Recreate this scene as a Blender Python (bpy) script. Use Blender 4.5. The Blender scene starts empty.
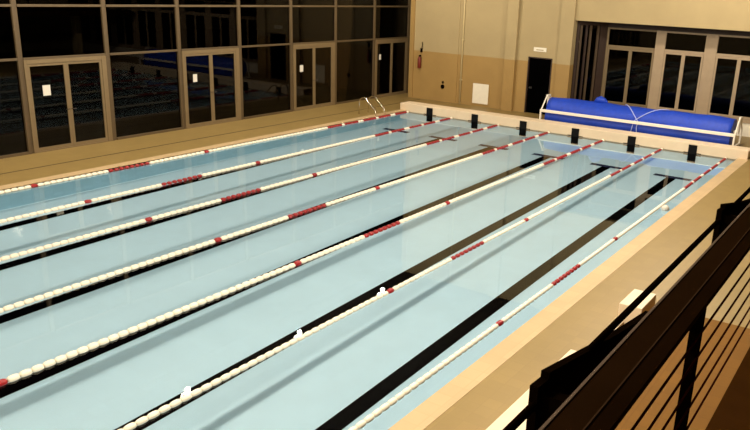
import bpy, math, random
from mathutils import Matrix, Vector
random.seed(4)
C = bpy.context.scene.collection
PI = math.pi

# ------------------------------------------------------------------ camera, world, exposure
def rotm(a, b, c):
    ca, sa, cb, sb, cc, sc = math.cos(a), math.sin(a), math.cos(b), math.sin(b), math.cos(c), math.sin(c)
    Z = Matrix(((ca, -sa, 0), (sa, ca, 0), (0, 0, 1)))
    X = Matrix(((1, 0, 0), (0, cb, -sb), (0, sb, cb)))
    Y = Matrix(((cc, -sc, 0), (sc, cc, 0), (0, 0, 1)))
    return Z @ X @ Y
CAM = Vector((16.08177, -24.11506, 4.63543))
cd = bpy.data.cameras.new('camera')
cam = bpy.data.objects.new('camera', cd); C.objects.link(cam)
cam.matrix_world = Matrix.Translation(CAM) @ rotm(0.557878, 1.261756, 0.043478).to_4x4()
cd.sensor_width = 36.0
cd.lens = 754.996 / 750 * 36.0
cd.shift_x = -52.534 / 750
cd.shift_y = 12.083 / 750
cd.clip_start = 0.02; cd.clip_end = 300
bpy.context.scene.camera = cam

w = bpy.data.worlds.new('night_sky'); bpy.context.scene.world = w; w.use_nodes = True
w.node_tree.nodes['Background'].inputs[0].default_value = (0.10, 0.07, 0.05, 1)
w.node_tree.nodes['Background'].inputs[1].default_value = 0.015
vs = bpy.context.scene.view_settings
vs.view_transform = 'Standard'; vs.look = 'None'; vs.gamma = 1.0; vs.use_curve_mapping = False
vs.exposure = 0.3
LAMP_W = 0
LAMP_L, LAMP_R = 560.0, 900.0      # hanging floodlights, left row and right row
WARM = (1.0, 0.87, 0.70)

# ------------------------------------------------------------------ materials
def lin(c):
    return tuple(((x/255)/12.92 if x/255 <= .04045 else ((x/255+.055)/1.055)**2.4) for x in c)
def mat(name, rgb, rough=.6, metal=0, noise=0.0, nscale=6, spec=.5, bump=0.0, bscale=40):
    m = bpy.data.materials.new(name); m.use_nodes = True
    nt = m.node_tree; b = nt.nodes['Principled BSDF']
    col = (*lin(rgb), 1)
    b.inputs['Base Color'].default_value = col
    b.inputs['Roughness'].default_value = rough
    b.inputs['Metallic'].default_value = metal
    b.inputs['Specular IOR Level'].default_value = spec
    tc = nt.nodes.new('ShaderNodeTexCoord')
    if noise > 0:
        n = nt.nodes.new('ShaderNodeTexNoise'); n.inputs['Scale'].default_value = nscale; n.inputs['Detail'].default_value = 5
        nt.links.new(tc.outputs['Object'], n.inputs['Vector'])
        r = nt.nodes.new('ShaderNodeMapRange')
        r.inputs['From Min'].default_value = .3; r.inputs['From Max'].default_value = .7
        r.inputs['To Min'].default_value = 1-noise; r.inputs['To Max'].default_value = 1+noise
        nt.links.new(n.outputs['Fac'], r.inputs['Value'])
        v = nt.nodes.new('ShaderNodeVectorMath'); v.operation = 'SCALE'
        v.inputs[0].default_value = col[:3]
        nt.links.new(r.outputs[0], v.inputs['Scale'])
        nt.links.new(v.outputs[0], b.inputs['Base Color'])
    if bump > 0:
        n2 = nt.nodes.new('ShaderNodeTexNoise'); n2.inputs['Scale'].default_value = bscale
        nt.links.new(tc.outputs['Object'], n2.inputs['Vector'])
        bp = nt.nodes.new('ShaderNodeBump'); bp.inputs['Strength'].default_value = bump; bp.inputs['Distance'].default_value = .01
        nt.links.new(n2.outputs['Fac'], bp.inputs['Height']); nt.links.new(bp.outputs[0], b.inputs['Normal'])
    return m
def tile_mat(name, rgb, grout, size, rough=.4, mortar=.012, noise=.05, vertical=None, var=.04):
    m = mat(name, rgb, rough, spec=.25); nt = m.node_tree; b = nt.nodes['Principled BSDF']
    tc = nt.nodes.new('ShaderNodeTexCoord')
    src = tc.outputs['Object']
    if vertical:
        sx = nt.nodes.new('ShaderNodeSeparateXYZ'); cx = nt.nodes.new('ShaderNodeCombineXYZ')
        nt.links.new(src, sx.inputs[0]); nt.links.new(sx.outputs[vertical], cx.inputs[0]); nt.links.new(sx.outputs['Z'], cx.inputs[1])
        src = cx.outputs[0]
    br = nt.nodes.new('ShaderNodeTexBrick'); br.offset = 0; br.squash = 1
    c = lin(rgb)
    br.inputs['Color1'].default_value = (*[x*(1-var) for x in c], 1); br.inputs['Color2'].default_value = (*[x*(1+var) for x in c], 1)
    br.inputs['Mortar'].default_value = (*lin(grout), 1)
    br.inputs['Scale'].default_value = 1; br.inputs['Mortar Size'].default_value = mortar
    br.inputs['Brick Width'].default_value = size; br.inputs['Row Height'].default_value = size
    nt.links.new(src, br.inputs['Vector'])
    n = nt.nodes.new('ShaderNodeTexNoise'); n.inputs['Scale'].default_value = 1.3; n.inputs['Detail'].default_value = 4
    nt.links.new(tc.outputs['Object'], n.inputs['Vector'])
    r = nt.nodes.new('ShaderNodeMapRange'); r.inputs['From Min'].default_value = .3; r.inputs['From Max'].default_value = .7
    r.inputs['To Min'].default_value = 1-noise; r.inputs['To Max'].default_value = 1+noise
    nt.links.new(n.outputs['Fac'], r.inputs['Value'])
    v = nt.nodes.new('ShaderNodeVectorMath'); v.operation = 'SCALE'
    nt.links.new(br.outputs['Color'], v.inputs[0]); nt.links.new(r.outputs[0], v.inputs['Scale'])
    nt.links.new(v.outputs[0], b.inputs['Base Color'])
    return m
def glass_mat(name, tint, ior=1.5, rough=0.0, wave=0):
    m = bpy.data.materials.new(name); m.use_nodes = True; nt = m.node_tree
    nt.nodes.clear()
    out = nt.nodes.new('ShaderNodeOutputMaterial'); mx = nt.nodes.new('ShaderNodeMixShader')
    t = nt.nodes.new('ShaderNodeBsdfTransparent'); g = nt.nodes.new('ShaderNodeBsdfGlossy'); fr = nt.nodes.new('ShaderNodeFresnel')
    t.inputs[0].default_value = (*tint, 1); g.inputs['Roughness'].default_value = rough; g.inputs[0].default_value = (1, 1, 1, 1)
    fr.inputs[0].default_value = ior
    nt.links.new(fr.outputs[0], mx.inputs[0]); nt.links.new(t.outputs[0], mx.inputs[1]); nt.links.new(g.outputs[0], mx.inputs[2])
    nt.links.new(mx.outputs[0], out.inputs[0])
    if wave:
        tc = nt.nodes.new('ShaderNodeTexCoord'); n = nt.nodes.new('ShaderNodeTexNoise')
        n.inputs['Scale'].default_value = 1.6; n.inputs['Detail'].default_value = 3
        nt.links.new(tc.outputs['Object'], n.inputs['Vector'])
        bp = nt.nodes.new('ShaderNodeBump'); bp.inputs['Strength'].default_value = wave; bp.inputs['Distance'].default_value = .02
        nt.links.new(n.outputs['Fac'], bp.inputs['Height'])
        nt.links.new(bp.outputs[0], g.inputs['Normal']); nt.links.new(bp.outputs[0], fr.inputs['Normal'])
    return m
def emis(name, col, s):
    m = bpy.data.materials.new(name); m.use_nodes = True; b = m.node_tree.nodes['Principled BSDF']
    b.inputs['Emission Color'].default_value = (*col, 1); b.inputs['Emission Strength'].default_value = s
    return m

M = {}
M['deck'] = tile_mat('beige_deck_tile', (142, 120, 72), (139, 117, 70), .2, .45, .006, .04)
M['coping'] = tile_mat('cream_coping_tile', (196, 170, 130), (191, 165, 125), .25, .4, .008, .04)
M['ledge'] = tile_mat('cream_ledge_tile', (232, 212, 182), (224, 204, 174), .25, .45, .008, .05)
M['joint'] = mat('dark_joint', (70, 54, 26), .7)
M['brown_floor'] = tile_mat('brown_floor_tile', (116, 78, 14), (111, 74, 13), .3, .8, .008, .07)
M['pool_tile'] = tile_mat('pale_blue_pool_tile', (200, 226, 240), (197, 223, 237), .25, .35, .004, .025, var=.01)
M['pool_wall_x'] = tile_mat('pale_blue_wall_tile', (180, 216, 232), (174, 210, 226), .25, .35, .008, .03, vertical='X')
M['pool_wall_y'] = tile_mat('pale_blue_side_tile', (180, 216, 232), (174, 210, 226), .25, .35, .008, .03, vertical='Y')
M['black_tile'] = mat('black_tile', (3, 3, 4), .6, spec=0)
M['pad'] = mat('black_pad', (5, 5, 6), .8, spec=.2)
M['navy_tile'] = mat('navy_tile', (16, 26, 64), .5)
M['cream_wall'] = mat('cream_plaster', (164, 146, 106), .8, noise=.05, nscale=1.2, bump=.1)
M['tan_wall'] = mat('tan_painted_plaster', (154, 124, 70), .65, noise=.05, nscale=1.5, bump=.1)
M['ceiling'] = mat('ceiling_paint', (52, 44, 34), .8, noise=.04)
M['frame'] = mat('olive_bronze_aluminium', (86, 70, 46), .5, .1, noise=.06)
M['frame_light'] = mat('beige_aluminium', (118, 100, 70), .5, .1, noise=.05)
M['frame_mid'] = mat('mid_brown_frame', (70, 54, 34), .6)
M['frame_dark'] = mat('dark_brown_frame', (44, 26, 14), .6, noise=.1)
M['frame_pale'] = mat('pale_beige_frame', (158, 138, 110), .55, noise=.05)
M['glass'] = glass_mat('window_glass', (.30, .27, .22), 1.27)
def water_mat():
    m = bpy.data.materials.new('pool_water'); m.use_nodes = True; nt = m.node_tree; nt.nodes.clear()
    out = nt.nodes.new('ShaderNodeOutputMaterial'); g = nt.nodes.new('ShaderNodeBsdfGlass')
    g.inputs['Color'].default_value = (.96, .995, 1, 1); g.inputs['Roughness'].default_value = 0; g.inputs['IOR'].default_value = 1.33
    nt.links.new(g.outputs[0], out.inputs[0]); return m
M['water'] = water_mat()
M['float_white'] = mat('white_float_plastic', (244, 236, 216), .4)
M['float_red'] = mat('red_float_plastic', (150, 16, 20), .4)
M['cable'] = mat('steel_cable', (150, 146, 130), .4, .6)
M['blue'] = mat('blue_cover_foam', (16, 62, 184), .55, noise=.10, nscale=7, bump=.5, bscale=9)
M['blue_dark'] = mat('blue_cover_edge', (18, 28, 130), .7)
M['white_paint'] = mat('white_painted_metal', (246, 238, 222), .4)
M['strap'] = mat('pale_blue_strap', (170, 180, 232), .7)
M['white_plaster'] = mat('white_painted_concrete', (228, 222, 204), .7, noise=.04)
M['concrete'] = mat('cream_concrete_block', (232, 214, 184), .7, noise=.06, nscale=5)
M['rail'] = mat('dark_brown_painted_steel', (27, 15, 5), .6, 0, noise=.12, nscale=4, spec=0)
M['rail_black'] = mat('near_black_painted_steel', (10, 5, 2), .6, 0, spec=0)
M['wire'] = mat('dark_red_brown_wire', (40, 12, 5), .7, 0, spec=0)
M['edge'] = mat('brown_edge_highlight', (88, 74, 62), .8, 0, spec=0)  # paler brown for the painted highlight on the handrail edge
M['ridge'] = mat('brown_ridge_line', (48, 34, 22), .8, 0, spec=0)
M['gallery'] = mat('dark_brown_gallery_floor', (46, 26, 7), .8, noise=.1, spec=0)
M['black_door'] = mat('black_door_leaf', (2, 2, 2), .8, spec=0)
M['chrome'] = mat('chrome', (220, 214, 200), .15, 1.0)
M['paper'] = mat('white_paper', (214, 210, 198), .6)
M['dark_metal'] = mat('dark_lamp_metal', (40, 38, 36), .5, .4)
M['red_dark'] = mat('dark_red_paint', (110, 34, 20), .5)
M['outside'] = mat('dark_asphalt', (38, 32, 28), .9, noise=.1)
M['facade'] = mat('dark_stone', (64, 52, 40), .9, noise=.15)
M['shrub'] = mat('dark_green_leaf', (34, 44, 20), .8, noise=.3, nscale=9)

# ------------------------------------------------------------------ mesh helpers
class MB:
    def __init__(s): s.v = []; s.f = []; s.mi = []
    def add(s, vs, fs, mi=0):
        n = len(s.v); s.v += [tuple(v) for v in vs]; s.f += [tuple(i+n for i in f) for f in fs]; s.mi += [mi]*len(fs); return s
    def box(s, x0, x1, y0, y1, z0, z1, mi=0, R=None):
        vs = [(x, y, z) for z in (z0, z1) for y in (y0, y1) for x in (x0, x1)]
        if R: vs = [R @ Vector(v) for v in vs]
        return s.add(vs, [(0,2,3,1),(4,5,7,6),(0,1,5,4),(2,6,7,3),(0,4,6,2),(1,3,7,5)], mi)
    def tube(s, pts, r, n=10, mi=0, closed=False, caps=True):
        pts = [Vector(p) for p in pts]; rings = []; up = None
        for i, p in enumerate(pts):
            a = pts[i-1] if i else p; b = pts[i+1] if i < len(pts)-1 else p
            d = (b-a).normalized()
            if up is None: up = Vector((0,0,1)) if abs(d.z) < .9 else Vector((1,0,0))
            u = (up - d*up.dot(d)).normalized(); up = u; w_ = d.cross(u)
            rr = r[i] if isinstance(r, (list, tuple)) else r
            rings.append([p + (u*math.cos(2*PI*k/n) + w_*math.sin(2*PI*k/n))*rr for k in range(n)])
        vs = [v for R_ in rings for v in R_]; fs = []
        for i in range(len(rings)-1):
            for k in range(n):
                a = i*n+k; b = i*n+(k+1) % n; fs.append((a, b, b+n, a+n))
        if caps: fs.append(tuple(range(n))[::-1]); fs.append(tuple((len(rings)-1)*n+k for k in range(n)))
        return s.add(vs, fs, mi)
    def lathe_y(s, prof, cx, cy, cz, n=12, mi=0):
        vs = []; fs = []
        for (y, r) in prof:
            for k in range(n): vs.append((cx+r*math.cos(2*PI*k/n), cy+y, cz+r*math.sin(2*PI*k/n)))
        for i in range(len(prof)-1):
            for k in range(n):
                a = i*n+k; b = i*n+(k+1) % n; fs.append((a, a+n, b+n, b))
        fs.append(tuple(range(n))); fs.append(tuple((len(prof)-1)*n+k for k in range(n))[::-1])
        return s.add(vs, fs, mi)
    def prism_x(s, poly, x0, x1, mi=0):      # poly in (y, z)
        n = len(poly); vs = [(x0, y, z) for y, z in poly]+[(x1, y, z) for y, z in poly]
        fs = [tuple(range(n))[::-1], tuple(range(n, 2*n))]+[(i, (i+1) % n, (i+1) % n+n, i+n) for i in range(n)]
        return s.add(vs, fs, mi)
    def build(s, name, mats, parent=None, loc=(0,0,0), bevel=0, smooth=False):
        me = bpy.data.meshes.new(name); me.from_pydata(s.v, [], s.f)
        if not isinstance(mats, (list, tuple)): mats = [mats]
        for m in mats: me.materials.append(m)
        me.polygons.foreach_set('material_index', s.mi)
        if smooth: me.polygons.foreach_set('use_smooth', [len(p.vertices) <= 4 for p in me.polygons])
        me.update()
        o = bpy.data.objects.new(name, me); C.objects.link(o); o.location = loc
        if parent: o.parent = parent
        if bevel:
            b = o.modifiers.new('bevel', 'BEVEL'); b.width = bevel; b.segments = 2; b.limit_method = 'ANGLE'
        return o
def tag(o, label=None, cat=None, group=None, kind=None):
    if label: o['label'] = label
    if cat: o['category'] = cat
    if group: o['group'] = group
    if kind: o['kind'] = kind
    return o
def empty(name, loc=(0,0,0), rz=0):
    o = bpy.data.objects.new(name, None); C.objects.link(o); o.location = loc; o.rotation_euler.z = rz; o.empty_display_size = .2
    return o
def S(o): o['kind'] = 'structure'; return o
def link_copy(o, parent):
    c = o.copy(); C.objects.link(c); c.parent = parent; return c

# ------------------------------------------------------------------ dimensions
LW = 1.951                # lane spacing
PX0, PX1 = -0.13, 12.03   # pool side edges
PY0, PY1 = -25.0, 0.0
DZ = 0.04                 # deck level (water = 0)
LX = -2.92                # left glazed wall
FY = 3.10                 # far wall
WY = 4.20                 # recessed windows
RX = 22.0; NY = -29.0; CZ = 8.0
LH = 0.30; LD = 0.62      # raised end ledge
PD = 1.43
def pool_z(y): return -PD

# ------------------------------------------------------------------ pool shell, deck, walls
m = MB(); ys = [PY0, -2.3, PY1]
vs = []; 
for y in ys: vs += [(PX0, y, pool_z(y)), (PX1, y, pool_z(y))]
m.add(vs, [(0,1,3,2), (2,3,5,4)])
S(tag(m.build('pool_floor', M['pool_tile']), 'pale blue tiled floor of the swimming pool'))
m = MB()
m.add([(PX0,PY0,-PD),(PX0,PY1,-PD),(PX0,PY1,DZ-.01),(PX0,PY0,DZ-.01)], [(0,1,2,3)], 0)
m.add([(PX1,PY0,-PD),(PX1,PY1,-PD),(PX1,PY1,DZ-.01),(PX1,PY0,DZ-.01)], [(3,2,1,0)], 0)
m.add([(PX0,PY1,-PD),(PX1,PY1,-PD),(PX1,PY1,DZ),(PX0,PY1,DZ)], [(0,1,2,3)], 1)
m.add([(PX0,PY0,-PD),(PX1,PY0,-PD),(PX1,PY0,DZ),(PX0,PY0,DZ)], [(3,2,1,0)], 1)
S(tag(m.build('pool_wall', [M['pool_wall_y'], M['pool_wall_x']]), 'pale blue tiled side walls of the swimming pool'))
# water
m = MB(); m.add([(PX0,PY0,0),(PX1,PY0,0),(PX1,PY1,0),(PX0,PY1,0)], [(0,1,2,3)])
tag(m.build('pool_water', M['water'], smooth=True), 'still clear blue-tinted water filling the swimming pool', 'water', kind='stuff')
# coping
m = MB()
m.box(PX0-.30, PX0, PY0-.3, PY1, -.25, DZ+.004)
S(m.build('trim_1', M['coping']))
m = MB(); m.box(PX1, PX1+.31, PY0-.3, PY1, -.25, DZ+.004)
S(m.build('trim_2', M['coping']))
# raised ledge at the far end
m = MB(); m.box(PX0-.32, PX1+.27, PY1-.006, PY1+LD, -.05, LH)
S(tag(m.build('end_ledge', M['ledge'], bevel=.015), 'raised cream tiled ledge across the far end of the pool'))
# deck (four slabs round the pool, one object), brown floor to the right
m = MB()
def slab(x0, x1, y0, y1, mi=0): m.box(x0, x1, y0, y1, -.3, DZ, mi)
slab(LX-.1, PX0-.30, NY, WY+.3)
slab(PX0-.30, PX1+.31, PY1, WY+.3)
slab(PX0-.30, PX1+.31, NY, PY0-.3)
slab(PX1+.31, 13.12, NY, WY+.3)
slab(13.12, RX, -12.95, WY+.3)
S(tag(m.build('floor', M['deck']), 'beige tiled pool deck'))
m = MB(); m.box(13.12, RX, NY, -12.95, -.3, DZ-.002)
S(tag(m.build('floor_brown', M['brown_floor']), 'orange-brown floor beyond the pale blocks'))
m = MB(); m.box(-1.45, -1.40, NY, 2.9, DZ, DZ+.003)
S(m.build('trim_3', M['joint']))

# far wall : dado tan to z 2.05, cream above; opening to the windows at right; door opening
DT = 2.03
def wall_piece(mb, x0, x1, z0, z1, y=FY, t=.25):
    if z0 < DT < z1:
        mb.box(x0, x1, y, y+t, z0, DT, 1); mb.box(x0, x1, y, y+t, DT, z1, 0)
    else: mb.box(x0, x1, y, y+t, z0, z1, 1 if z1 <= DT else 0)
OX0 = 5.12; OZ = 3.65; FDX0, FDX1, FDZ = 3.36, 4.36, 2.20
m = MB()
wall_piece(m, -2.12, FDX0, DZ-.05, CZ); m.box(-2.12, -1.92, FY+.25, 4.1, DZ-.05, CZ, 0); wall_piece(m, LX-.3, -1.92, DZ-.05, CZ, 4.1); wall_piece(m, FDX0, FDX1, FDZ, CZ); wall_piece(m, FDX1, OX0, DZ-.05, CZ)
m.box(OX0, RX+.3, FY, FY+.25, OZ, CZ, 0)
S(tag(m.build('wall_back', [M['cream_wall'], M['tan_wall']]), 'cream wall with tan dado at the far end'))
# pilasters on the far wall
def pilaster(n, x0, x1, d, taper=0):
    m = MB(); y0 = FY-d
    m.box(x0, x1, y0, FY, DZ, DT, 1); m.box(x0, x1, y0, FY, DT, CZ, 0)
    S(m.build('trim_%d' % n, [M['cream_wall'], M['tan_wall']]))
pilaster(4, -.72, .22, .03)
pilaster(5, 2.40, 2.86, .16)
pilaster(6, 4.58, OX0, .10)
# pipe
m = MB(); m.tube([(.42, FY-.042, DZ), (.42, FY-.042, CZ-.02)], .035, 8)
for z in (1.0, 2.6, 4.2): m.box(.36, .48, FY-.06, FY-.002, z, z+.05)
tag(m.build('drain_pipe', mat('cream_pipe_paint', (196, 178, 132), .5), smooth=True), 'thin cream vertical pipe running up the far wall', 'pipe')
# recess: side return, soffit, spandrel, back wall beyond
m = MB()
m.box(OX0, RX+.3, FY+.25, WY+.3, OZ, OZ+.2, 0)
S(m.build('ceiling_recess', M['frame_dark']))
m = MB()
m.box(5.98, RX+.3, WY, WY+.2, DZ-.05, .52, 0)
S(tag(m.build('wall_low', M['white_plaster']), 'low white wall beneath the recessed windows'))
m = MB(); m.box(5.98, RX+.3, WY-.06, WY+.2, .52, .60)
S(m.build('trim_7', M['frame_pale']))
m = MB(); m.box(5.98, RX+.3, WY+.02, WY+.16, 3.44, OZ)
S(m.build('trim_8', M['frame_dark']))
# remaining shell
m = MB(); m.box(LX-.4, RX+.3, NY-.3, WY+.5, CZ, CZ+.2); S(m.build('ceiling', M['ceiling']))
m = MB(); m.box(RX, RX+.3, NY-.3, WY+.3, DZ-.3, CZ, 0); S(m.build('wall_right', [M['cream_wall']]))
m = MB(); m.box(LX-.4, RX+.3, NY-.3, NY, DZ-.3, CZ, 0); S(m.build('wall_front', [M['cream_wall']]))
m = MB()

# left glazed wall ---------------------------------------------------
PIT = 2.483; Y0 = -13.376
ZT, ZU, ZV = 2.457, 3.754, 5.05
corner_y = 4.1
ys = [Y0+PIT*i for i in range(-6, 7)]           # mullion centres (near edges)
ys_all = ys
MW = .11
def pane(mb, x, y0, y1, z0, z1): mb.box(x-.006, x+.006, y0, y1, z0, z1)
nwin = 0; ndoor = 0
door_bays = {}
for i, y in enumerate(ys):
    yn = ys[i+1] if i+1 < len(ys) else corner_y - .02
    idx = i-6                                    # 0 = mullion A
    isdoor = idx % 2 == 0
    nwin += 1
    root = S(empty('window_%d' % nwin, (LX, y, DZ)))
    m = MB()
    # mullion (front light nose + deeper box)
    m.box(-.11, .05, -.035, .035, 0, ZV-DZ)
    m.box(-.11, .02, .035, MW, 0, ZV-DZ)
    L = yn-y
    for z in (ZT, ZU, ZV): m.box(-.06, .045, MW, L-.035, z-DZ-.03, z-DZ+.03)
    if not isdoor: m.box(-.06, .045, MW, L-.035, 0, .07)
    m.build('window_frame', M['frame'], root, bevel=.006)
    zs = [ZT, ZU, ZV]
    if not isdoor: zs = [DZ+.07]+zs
    for a, b in zip(zs[:-1], zs[1:]):
        p = MB(); p.box(-.02, -.008, MW, L-.035, a-DZ+.03 if a > 1 else a-DZ, b-DZ-.03); p.build('pane', M['glass'], root)
    if isdoor:
        ndoor += 1
        dr = S(empty('door_%d' % ndoor, (LX, y+MW, DZ)))
        W = L-MW-.035; H = ZT-DZ-.03
        f = MB(); f.box(-.05, .05, 0, .07, 0, H); f.box(-.05, .05, W-.14, W, 0, H); f.box(-.05, .05, .07, W-.14, H-.10, H); f.box(-.05, .05, .07, W-.14, 0, .025)
        f.build('door_frame', M['frame_light'], dr, bevel=.005)
        a0, a1 = .075, W-.145; mid = (a0+a1)/2
        for (b0, b1, hs) in ((a0, mid-.003, 1), (mid+.003, a1, -1)):
            lf = MB(); z0, z1 = .03, H-.105; s_ = .065
            lf.box(-.02, .035, b0, b0+s_, z0, z1); lf.box(-.02, .035, b1-s_, b1, z0, z1)
            lf.box(-.02, .035, b0+s_, b1-s_, z0, z0+.09); lf.box(-.02, .035, b0+s_, b1-s_, z1-.06, z1)
            leaf = lf.build('door_leaf', M['frame_light'], dr)
            p = MB(); p.box(.0, .012, b0+s_, b1-s_, z0+.09, z1-.06); p.build('pane', M['glass'], leaf)
            hy = b0+s_/2 if hs < 0 else b1-s_/2
            h = MB(); h.tube([(.04, hy, 1.05), (.085, hy, 1.05), (.085, hy+.11*(-hs), 1.05)], .011, 8); h.build('handle', M['frame_dark'], leaf, smooth=True)
        door_bays[idx] = (y+MW, a0, mid, a1)
m = MB(); m.box(LX-.3, LX, NY, 4.1, ZV+.03, CZ, 0); S(m.build('wall_left_unseen', mat('black_reflection_stop', (12, 8, 6), .8, spec=0)))  # unseen upper wall, added solid and near black to keep reflections out
# corner pillar between glazing and far wall
m = MB(); m.box(-2.14, -1.95, FY-.06, FY, DZ, CZ, 0)
S(m.build('trim_9', M['tan_wall']))
m = MB(); m.box(LX-.11, LX+.06, 3.98, 4.09, DZ, ZV); S(m.build('trim_10', M['frame']))

# outside the glass: ground, dim facade across the yard
m = MB(); m.box(-40, LX-.12, -45, 30, -.4, -.05); m.box(LX-.12, 40, WY+.5, 30, -.4, -.05)
S(tag(m.build('ground', M['outside']), 'dark paved ground outside the windows'))

# notices on the doors
def notice(idx, u, z, w_, h_, label):
    y, a0, mid, a1 = door_bays[idx]
    yy = y + (a0+(mid-a0)*u)
    m = MB(); m.box(0, .002, -w_/2, w_/2, -h_/2, h_/2)
    tag(m.build('paper_notice', M['paper'], loc=(LX+.0135, yy, z)), label, 'notice', 'paper notices on the glass doors')
notice(0, .44, 1.63, .21, .27, 'white paper notice taped to the glass door nearest the left edge')
notice(2, .38, 1.58, .16, .24, 'white paper notice on the second double door from the left')
notice(4, .36, 1.56, .18, .24, 'white paper notice on the third double door, by a dark gap')
notice(6, .25, 1.72, .13, .22, 'small white paper notice on the last double door near the far corner')

# far recess windows ---------------------------------------------------
def far_window(x0, x1, nw, wide=.16, fm='frame_pale'):
    root = S(empty('window_%d' % nw, (x0, WY, .60)))
    W = x1-x0; H = 3.44-.60; zt = 2.76-.60
    m = MB()
    m.box(0, wide, 0, .14, 0, H)
    m.box(wide, W, .02, .10, H-.06, H); m.box(wide, W, .02, .10, 0, .05); m.box(wide, W, .02, .10, zt-.04, zt+.04)
    m.build('window_frame', M[fm], root, bevel=.006)
    p = MB(); p.box(wide, W, .055, .065, zt+.04, H-.06); p.build('pane', M['glass'], root)
    a0, a1 = wide+.01, W-.01; mid = (a0+a1)/2
    for b0, b1 in ((a0, mid-.003), (mid+.003, a1)):
        s_ = .06; lf = MB()
        lf.box(b0, b0+s_, .0, .05, .055, zt-.045); lf.box(b1-s_, b1, .0, .05, .055, zt-.045)
        lf.box(b0+s_, b1-s_, .0, .05, .055, .12); lf.box(b0+s_, b1-s_, .0, .05, zt-.12, zt-.045)
        c = lf.build('casement', M[fm], root)
        p = MB(); p.box(b0+s_, b1-s_, .02, .03, .12, zt-.12); p.build('pane', M['glass'], c)
fw = [(5.98, 7.86, .10), (7.86, 9.62, .36), (9.62, 11.62, .42), (11.62, 13.6, .40), (13.6, 15.6, .4), (15.6, 17.6, .4), (17.6, 19.6, .4), (19.6, 21.9, .4)]
for k, (a, b, wd) in enumerate(fw): far_window(a, b, 20+k, wd, 'frame_light' if k == 0 else 'frame_pale')
# side return of the recess: dark frames with narrow glass
root = S(empty('window_19', (OX0, FY+.25, DZ)))
dx, dy = 5.98-OX0, WY-(FY+.25); Ls = math.hypot(dx, dy); root.rotation_euler.z = math.atan2(dy, dx)
m = MB()
m.box(0, Ls, -.03, .05, 0, .5); m.box(0, Ls, -.03, .05, 3.44, OZ-DZ)
for s0, s1 in ((0, .10), (.34, .42), (.92, Ls)): m.box(s0, s1, -.05, .05, .5, 3.44)
m.build('window_frame', M['frame_dark'], root)
m = MB()
for s0, s1 in ((.12, .2), (.5, .58), (.80, .88)): m.box(s0, s1, -.07, -.0, .5, 3.44)
m.build('mullion', M['frame_mid'], root)
p = MB(); p.box(0, Ls, .01, .02, .5, 3.44); p.build('pane', M['glass'], root)

# dark door in the far wall
dr = S(tag(empty('door_20', (FDX0, FY, DZ)), 'black open doorway in the far wall'))
m = MB(); W = FDX1-FDX0; H = FDZ-DZ
m.box(0, .04, -.02, .2, 0, H); m.box(W-.04, W, -.02, .2, 0, H); m.box(.04, W-.04, -.02, .2, H-.04, H)
m.build('door_frame', M['frame_dark'], dr)
m = MB(); m.box(.045, W-.045, .06, .11, .01, H-.045); lf = m.build('door_leaf', M['black_door'], dr)
m = MB(); m.box(.10, .22, .02, .06, .95, 1.02); m.tube([(.12, .03, .98), (.12, -.02, .98), (.24, -.02, .98)], .012, 8); m.build('handle', M['dark_metal'], lf)
# small sign over the door
sg = empty('door_sign', (3.82, FY-.02, 2.42))
m = MB(); m.box(-.26, .26, 0, .02, 0, .15); m.build('panel', M['white_plaster'], sg)
m = MB(); m.box(-.15, .15, -.004, .0, .045, .075); m.build('arrow', mat('sign_olive', (150, 130, 80), .6), sg)
tag(sg, 'small pale sign plate above the black door', 'sign')
# white panel, socket, fitting on the far wall
pn = empty('wall_panel', (1.36, FY, .15))
m = MB(); m.box(-.36, .36, -.03, 0, 0, .80); m.build('panel', M['white_plaster'], pn, bevel=.008)
m = MB(); m.box(-.40, .40, -.02, 0, -.04, 0); m.box(-.40, .40, -.02, 0, .80, .84); m.box(-.40, -.36, -.02, 0, 0, .8); m.box(.36, .40, -.02, 0, 0, .8)
m.build('panel_frame', M['tan_wall'], pn)
tag(pn, 'square white panel set low in the tan dado of the far wall', 'panel')
sk = empty('wall_bell', (-.44, FY-.03, .66))
m = MB(); m.lathe_y([(-.05, .05), (-.03, .085), (0, .09)], 0, 0, 0, 14); m.build('bell', M['rail_black'], sk, smooth=True)
m = MB(); m.box(-.05, .05, -.0, .0+.02, .12, .22); m.build('switch_box', M['white_plaster'], sk)
tag(sk, 'small round black fitting low on the tan far wall', 'fitting')
fx = empty('fire_extinguisher', (-1.60, FY, 1.32))
m = MB(); m.tube([(0,-.10,0),(0,-.10,.02),(0,-.10,.38),(0,-.10,.44),(0,-.10,.48)], [.05,.075,.075,.05,.025], 12); m.build('cylinder', M['red_dark'], fx, smooth=True)
m = MB(); m.box(-.02, .02, -.13, 0, .48, .54); m.tube([(0,-.1,.52),(.08,-.12,.55),(.10,-.12,.40)], .012, 6); m.build('valve', M['rail_black'], fx)
tag(fx, 'dark red extinguisher hung on the far wall by the corner', 'extinguisher')
hb = empty('wall_bracket', (-1.54, FY, 1.98))
m = MB(); m.box(-.05, .02, -.08, 0, 0, .16); m.tube([(0,-.06,.1),(.06,-.1,.30),(.05,-.1,.42)], .018, 6); m.build('arm', M['rail_black'], hb)
tag(hb, 'small dark bracket on the wall just above the extinguisher', 'bracket')

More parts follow.
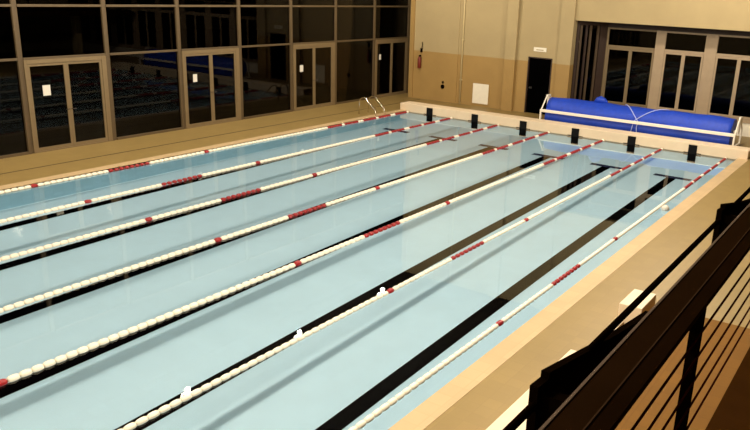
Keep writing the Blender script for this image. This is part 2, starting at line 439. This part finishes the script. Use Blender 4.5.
# ------------------------------------------------------------------ lane lines and wall targets (tile inlays in the pool)
for i in range(6):
    x = LW*(i+.5)
    m = MB(); ya, yb = -22.8, -2.42
    m.add([(x-.135, ya, pool_z(ya)+.004), (x+.135, ya, pool_z(ya)+.004), (x+.135, yb, pool_z(yb)+.004), (x-.135, yb, pool_z(yb)+.004)], [(0,1,2,3)])
    m.add([(x-.53, yb, pool_z(yb)+.005), (x+.53, yb, pool_z(yb)+.005), (x+.53, yb+.25, pool_z(yb+.25)+.006), (x-.53, yb+.25, pool_z(yb+.25)+.006)], [(0,1,2,3)], 1)
    m.add([(x-.53, ya-.25, pool_z(ya-.25)+.006), (x+.53, ya-.25, pool_z(ya-.25)+.006), (x+.53, ya, pool_z(ya)+.006), (x-.53, ya, pool_z(ya)+.006)], [(0,1,2,3)], 1)
    S(tag(m.build('lane_line', [M['black_tile'], M['navy_tile']]), 'black lane line with crossbar inlaid in the pool floor'))
ordw = ['leftmost', 'second from the left', 'third from the left', 'third from the right', 'second from the right', 'rightmost']
for i in range(6):
    x = LW*(i+.5) - .06
    r = empty('touch_pad', (x, 0, 0))
    m = MB(); m.box(-.13, .13, -.04, -.007, -.10, .255); m.build('pad', M['pad'], r, bevel=.004)
    m = MB(); m.box(-.125, .125, -.015, -.002, -PD+.02, -.10); m.build('target_band', M['black_tile'], r)
    m = MB(); m.box(-.27, .27, -.02, -.007, -.05, .012); m.box(-.27, -.125, -.014, -.002, -.38, -.16); m.box(.125, .27, -.014, -.002, -.38, -.16); m.build('crossbar', M['rail_black'], r)
    tag(r, 'black upright target pad on the end wall, %s of six' % ordw[i], 'target pad', 'black target pads on the far end wall')

# ------------------------------------------------------------------ lane ropes
prof = [(-.069, .015), (-.064, .038), (-.040, .048), (0, .051), (.040, .048), (.064, .038), (.069, .015)]
m = MB(); m.lathe_y(prof, 0, 0, 0, 12)
fl_w = m.build('float', M['float_white'], smooth=True)
m = MB(); m.lathe_y(prof, 0, 0, 0, 12)
fl_r = m.build('float', M['float_red'], smooth=True)
me_w, me_r = fl_w.data, fl_r.data
bpy.data.objects.remove(fl_w); bpy.data.objects.remove(fl_r)
enter = [-15.7, -16.8, -17.9, -19.0, -20.1, -19.8, -18.4]
rope_label = [
 'lane rope lying along the left edge of the pool beside the glazed wall',
 'lane rope between the first and second lanes, counted from the glazed wall',
 'lane rope between the second and third lanes, counted from the glazed wall',
 'lane rope down the middle of the pool, three lanes on either side',
 'lane rope between the fourth and fifth lanes, third rope from the right',
 'lane rope with three bright lamp glints beside it, second rope from the right',
 'lane rope nearest the right-hand beige deck and the railing']
P_ = .15
def is_red(y):
    d = -y if y > -12.5 else 25+y
    if d < 4.95:
        return (d % .98) > .24
    if abs(y+12.5) < .60: return True
    if abs(abs(y+12.5)-2.5) < .085: return True
    return False
for i in range(7):
    r = empty('lane_rope', (i*LW, 0, 0.005))
    tag(r, rope_label[i], 'lane rope', 'red and white lane ropes across the pool')
    m = MB(); m.tube([(0, -24.98, 0), (0, -.02, 0)], .012, 6); m.build('cable', M['cable'], r)
    for yh in (-.06, -24.94):
        m = MB(); m.tube([(0, yh+(.05 if yh > -1 else -.05), 0), (0, yh, .0), (0, yh-.0+(-.06 if yh > -1 else .06), 0)], [.02, .03, .02], 8); m.build('hook', M['chrome'], r, smooth=True)
    yl = [-.16-P_*k for k in range(int((24.7)/P_)+1)]
    inview = [y for y in yl if y > enter[i]-.1]
    inview.sort()                      # nearest (most negative) first
    solo = set(inview[:100]); rs = .84 if i >= 5 else 1.0
    rest = MB()
    for y in yl:
        red = is_red(y)
        sc = 1.12 if abs(abs(y+12.5)-2.5) < .085 else 1.0
        if y in solo:
            o = bpy.data.objects.new('float', me_r if red else me_w); C.objects.link(o); o.parent = r; o.location = (0, y, 0)
            o.scale = (sc*rs, .76 if abs(y+12.5) < .60 else 1, sc*rs)
            if red: o['label'] = 'red float'
        else: rest.lathe_y([(a, b*sc*rs) for a, b in prof], 0, y, 0, 10, 1 if red else 0)
    o = rest.build('float_run', [M['float_white'], M['float_red']], r, smooth=True); o['kind'] = 'stuff'

# small white blob at the right edge
m = MB(); 
pr_ = [(-.09*math.cos(PI*k/8), max(.004, .09*math.sin(PI*k/8))) for k in range(9)]
m.lathe_y(pr_, 0, 0, 0, 14)
tag(m.build('blob', M['paper'], loc=(11.88, -7.2, .03), smooth=True), 'small white ball at the right edge of the pool', 'blob')

# ------------------------------------------------------------------ ladder at the left far corner
ld = empty('pool_ladder', (-.30, -1.7, DZ))
for k, yy in enumerate((-.28, .28)):
    m = MB(); pts = [(-.62, yy, 0), (-.62, yy, .35)]
    pts += [(-.42-.20*math.cos(t), yy, .38+.24*math.sin(t)) for t in [PI*j/8*.62 for j in range(0, 9)]]
    pts += [(.10, yy, .22), (.14, yy, 0), (.14, yy, -.36)]
    m.tube(pts, .022, 8); m.build('handrail', M['chrome'], ld, smooth=True)
for z in (-.12, -.28):
    m = MB(); m.box(.08, .20, -.28, .28, z-.015, z+.015); m.build('step', M['white_plaster'], ld)
tag(ld, 'chrome pool ladder with two curved grab rails at the far left corner', 'ladder')

# ------------------------------------------------------------------ blue cover roller
rr = empty('cover_roller', (8.25, 1.75, DZ))
m = MB(); n = 40; L0, L1 = -3.20, 3.22
prof2 = []
nseg = 36
vs = []; fs = []
RAD = .43
for a in range(nseg+1):
    x = L0+(L1-L0)*a/nseg
    for k in range(n):
        t = 2*PI*k/n
        r_ = RAD + .012*math.sin(t*3+x*1.7)+.010*math.sin(x*5+t)+random.uniform(-.005, .005)
        vs.append((x, r_*math.cos(t), .50+r_*math.sin(t)))
for a in range(nseg):
    for k in range(n):
        p, q_ = a*n+k, a*n+(k+1) % n; fs.append((p, p+n, q_+n, q_))
fs.append(tuple(range(n))); fs.append(tuple(nseg*n+k for k in range(n))[::-1])
m.add(vs, fs); m.build('cover_roll', M['blue'], rr, smooth=True)
m = MB()   # loose flap hanging down the front to the ledge
fl = [(-.38, .62), (-.46, .45), (-.50, .28), (-.52, .10)]
vs = []; fs = []
for a in range(nseg+1):
    x = L0+(L1-L0)*a/nseg
    for (y, z) in fl: vs.append((x, y+.012*math.sin(x*4+z*9), z))
    for (y, z) in fl: vs.append((x, y+.03+.012*math.sin(x*4+z*9), z))
for a in range(nseg):
    b = a*8
    for k in range(3): fs.append((b+k, b+k+1, b+k+9, b+k+8)); fs.append((b+4+k, b+12+k, b+13+k, b+5+k))
    fs.append((b+3, b+7, b+15, b+11)); fs.append((b, b+8, b+12, b+4))
m.add(vs, fs); m.build('cover_flap', M['blue'], rr, smooth=True)
m = MB(); m.tube([(-1.55, .0, .93), (-1.45, -.02, 1.0), (-1.35, 0, 1.03), (-1.22, 0, 1.0), (-1.1, .02, .93)], [.05, .10, .13, .10, .05], 10)
m.build('cover_fold', M['blue'], rr, smooth=True)
m = MB(); m.tube([(L0-.16, 0, .50), (L1+.16, 0, .50)], .05, 10); m.build('axle', M['white_paint'], rr, smooth=True)
m = MB(); m.box(L0-.12, L1+.14, -.62, -.55, .43, .53); m.build('front_rail', M['white_paint'], rr, bevel=.01)
for sx in (L0-.13, L1+.15):
    m = MB()
    m.box(sx-.025, sx+.025, -.62, -.55, .04, .52); m.box(sx-.025, sx+.025, .42, .48, .04, .60)
    m.box(sx-.03, sx+.03, -.66, .52, .04, .10)
    m.tube([(sx, -.58, .48), (sx, -.12, .98)], .026, 8); m.tube([(sx, .45, .56), (sx, .10, .98)], .026, 8); m.box(sx-.03, sx+.03, -.14, .14, .94, 1.0)
    m.box(sx-.02, sx+.02, -.05, .05, .45, .98)
    fr = m.build('end_frame', M['white_paint'], rr)
    for yy in (-.58, .45):
        c = MB(); ang = [(2*PI*k/12) for k in range(12)]
        c.add([(xx, yy+.04*math.cos(t), .04+.04*math.sin(t)) for xx in (sx-.02, sx+.02) for t in ang],
              [tuple(range(12))[::-1], tuple(range(12, 24))]+[(k, (k+1) % 12, (k+1) % 12+12, k+12) for k in range(12)])
        c.build('wheel', M['dark_metal'], fr)
def arc_strap(x_top, x_bot):
    m = MB(); pts = []
    for j in range(9):
        t = PI*.42+(PI*.58)*j/8; s = j/8
        pts.append((x_top+(x_bot-x_top)*s, (RAD+.022)*math.cos(t), .50+(RAD+.022)*math.sin(t)))
    pts.append((x_bot, -.545, .30)); pts.append((x_bot+.03*(1 if x_bot > x_top else -1), -.56, .12))
    m.tube(pts, .016, 6); m.build('strap', M['strap'], rr, smooth=True)
arc_strap(-.48, .20); arc_strap(1.05, .05)
tag(rr, 'long blue rolled-up pool cover on a white wheeled frame behind the far ledge', 'pool cover roller')

# ------------------------------------------------------------------ pale blocks beside the right-hand deck
def block(y0, y1, h, label):
    m = MB(); m.box(13.10, 13.44, y0, y1, DZ, h)
    tag(m.build('concrete_block', M['concrete'], bevel=.01), label, 'block', 'pale blocks along the right-hand deck')
block(-20.5, -15.80, .35, 'long pale block in the lower right, mostly behind the dark railing plate')
block(-13.97, -13.27, .35, 'short pale cube block further up the deck, behind the railing bar')
m = MB(); m.box(13.12, 13.20, -15.8, -13.97, DZ, .09)
S(m.build('trim_11', M['concrete']))

# ------------------------------------------------------------------ gallery with railing
SZ = 2.60
m = MB(); m.box(15.55, RX, NY, 4.0, SZ-.22, SZ)
S(tag(m.build('gallery_floor', M['gallery']), 'dark brown floor slab of the viewing gallery'))
m = MB()
for y in (-27, -6.0, 1.0): m.box(16.6, 16.95, y, y+.35, DZ-.01, SZ-.22)
S(m.build('gallery_column', M['cream_wall']))
rl = empty('gallery_railing', (0, 0, SZ))
def Z(z): return z-SZ
m = MB()
hp = [(15.52, 3.635), (15.52, 3.672), (15.526, 3.678), (15.598, 3.678), (15.606, 3.677), (15.644, 3.668), (15.644, 3.645)]
nn = len(hp); m.add([(x, y, Z(z)) for y in (NY+.1, 3.9) for x, z in hp], [tuple(range(nn)), tuple(range(nn, 2*nn))[::-1]]+[(i, i+nn, (i+1) % nn+nn, (i+1) % nn) for i in range(nn)])
m.build('handrail', M['rail'], rl)
m = MB(); m.box(15.485, 15.518, NY+.1, 3.9, Z(3.59), Z(3.625)); m.build('shaded_side', M['rail_black'], rl, bevel=.005)  # near-black strip: shade on the handrail's outer side, put into colour
m = MB(); m.box(15.516, 15.524, NY+.1, 3.9, Z(3.668), Z(3.681)); m.build('highlight_strip', M['edge'], rl)  # light catching the handrail edge, painted as a paler strip
m = MB(); m.box(15.598, 15.602, NY+.1, 3.9, Z(3.674), Z(3.680)); m.build('ridge_strip', M['ridge'], rl)  # slightly paler line along the handrail's ridge
m = MB(); m.tube([(15.39, NY+.1, Z(3.57)), (15.39, 3.9, Z(3.57))], .012, 8); m.build('outer_bar', M['rail_black'], rl, smooth=True)
for z in (3.575, 3.483, 3.388, 3.287, 3.19):
    m = MB(); m.tube([(15.65, NY+.1, Z(z)), (15.65, 3.9, Z(z))], .004, 6); m.build('wire', M['wire'], rl)
k = 0
for j in range(-3, 12):
    yp = -21.72+2.18*j
    if yp < NY+.2 or yp > 3.8: continue
    m = MB(); m.box(15.612, 15.643, yp+.04, yp+.11, 0, Z(3.655)); m.box(15.58, 15.70, yp-.05, yp+.10, 0, .012)
    m.build('post', M['rail_black'], rl)
    yg = -22.43+2.18*j
    poly = [(yg, 3.585-.35), (yg, 3.628), (yg+.07, 3.622), (yg+.07, 3.642), (yg+.44, 3.57), (yg+.78, 3.51), (yg+1.08, 3.464), (yg+1.08, 3.44), (yg+.55, 3.30)]
    m = MB(); m.prism_x([(a, Z(b)) for a, b in poly], 15.375, 15.40); m.box(15.40, 15.53, yg+.02, yg+.06, Z(3.50), Z(3.60))
    if yg > NY+.3: m.build('gusset_plate', M['rail_black'], rl)
tag(rl, 'dark brown steel gallery railing with flat handrail and thin horizontal wires', 'railing')

# ------------------------------------------------------------------ lamps
def lamp(x, y, z, label, group, power=LAMP_W, rad=.07):
    r = empty('pendant_floodlight', (x, y, z))
    m = MB(); m.tube([(0,0,0),(0,0,.03),(0,0,.12),(0,0,.20),(0,0,.34)], [.23,.24,.20,.10,.09], 20); m.build('housing', M['dark_metal'], r, smooth=True)
    m = MB(); m.tube([(0,0,.34),(0,0,CZ-.0-z)], .012, 6); m.build('stem', M['dark_metal'], r)
    m = MB(); m.tube([(0,0,-.012),(0,0,0)], .20, 20); m.build('diffuser', M['lamp_glow'], r)
    tag(r, label, 'lamp', group)
    ld_ = bpy.data.lights.new('lamp_light', 'POINT'); ld_.shadow_soft_size = rad; ld_.energy = power; ld_.color = WARM
    ld_.cycles.is_caustics_light = True
    lo = bpy.data.objects.new('lamp_light', ld_); C.objects.link(lo); lo.parent = r; lo.location = (0, 0, -.12-rad)
M['lamp_glow'] = emis('lamp_diffuser_glow', (1, .9, .72), 30)
for k, y in enumerate((2.9-.2, -1.64, -6.45, -11.27, -16.1, -20.9, -25.7)):
    if k: lamp(.10, y, 7.0, 'round floodlight hanging over the left side of the pool, out of the picture', 'floodlights over the left side', LAMP_L)
for k, y in enumerate((-1.64, -6.45, -11.27, -16.1, -20.9, -25.7)):
    lamp(11.0, y, 7.0, 'round floodlight hanging over the right side of the pool, out of the picture', 'floodlights over the right side', LAMP_R, .2)

# light is refracted through the water onto these
for o in bpy.data.objects:
    n_ = o.name
    if n_.startswith(('pool_floor', 'pool_wall', 'lane_line')) or (o.parent and o.parent.name.startswith('touch_pad')): o.cycles.is_caustics_receiver = True
    if n_.startswith('pool_water'): o.cycles.is_caustics_caster = True
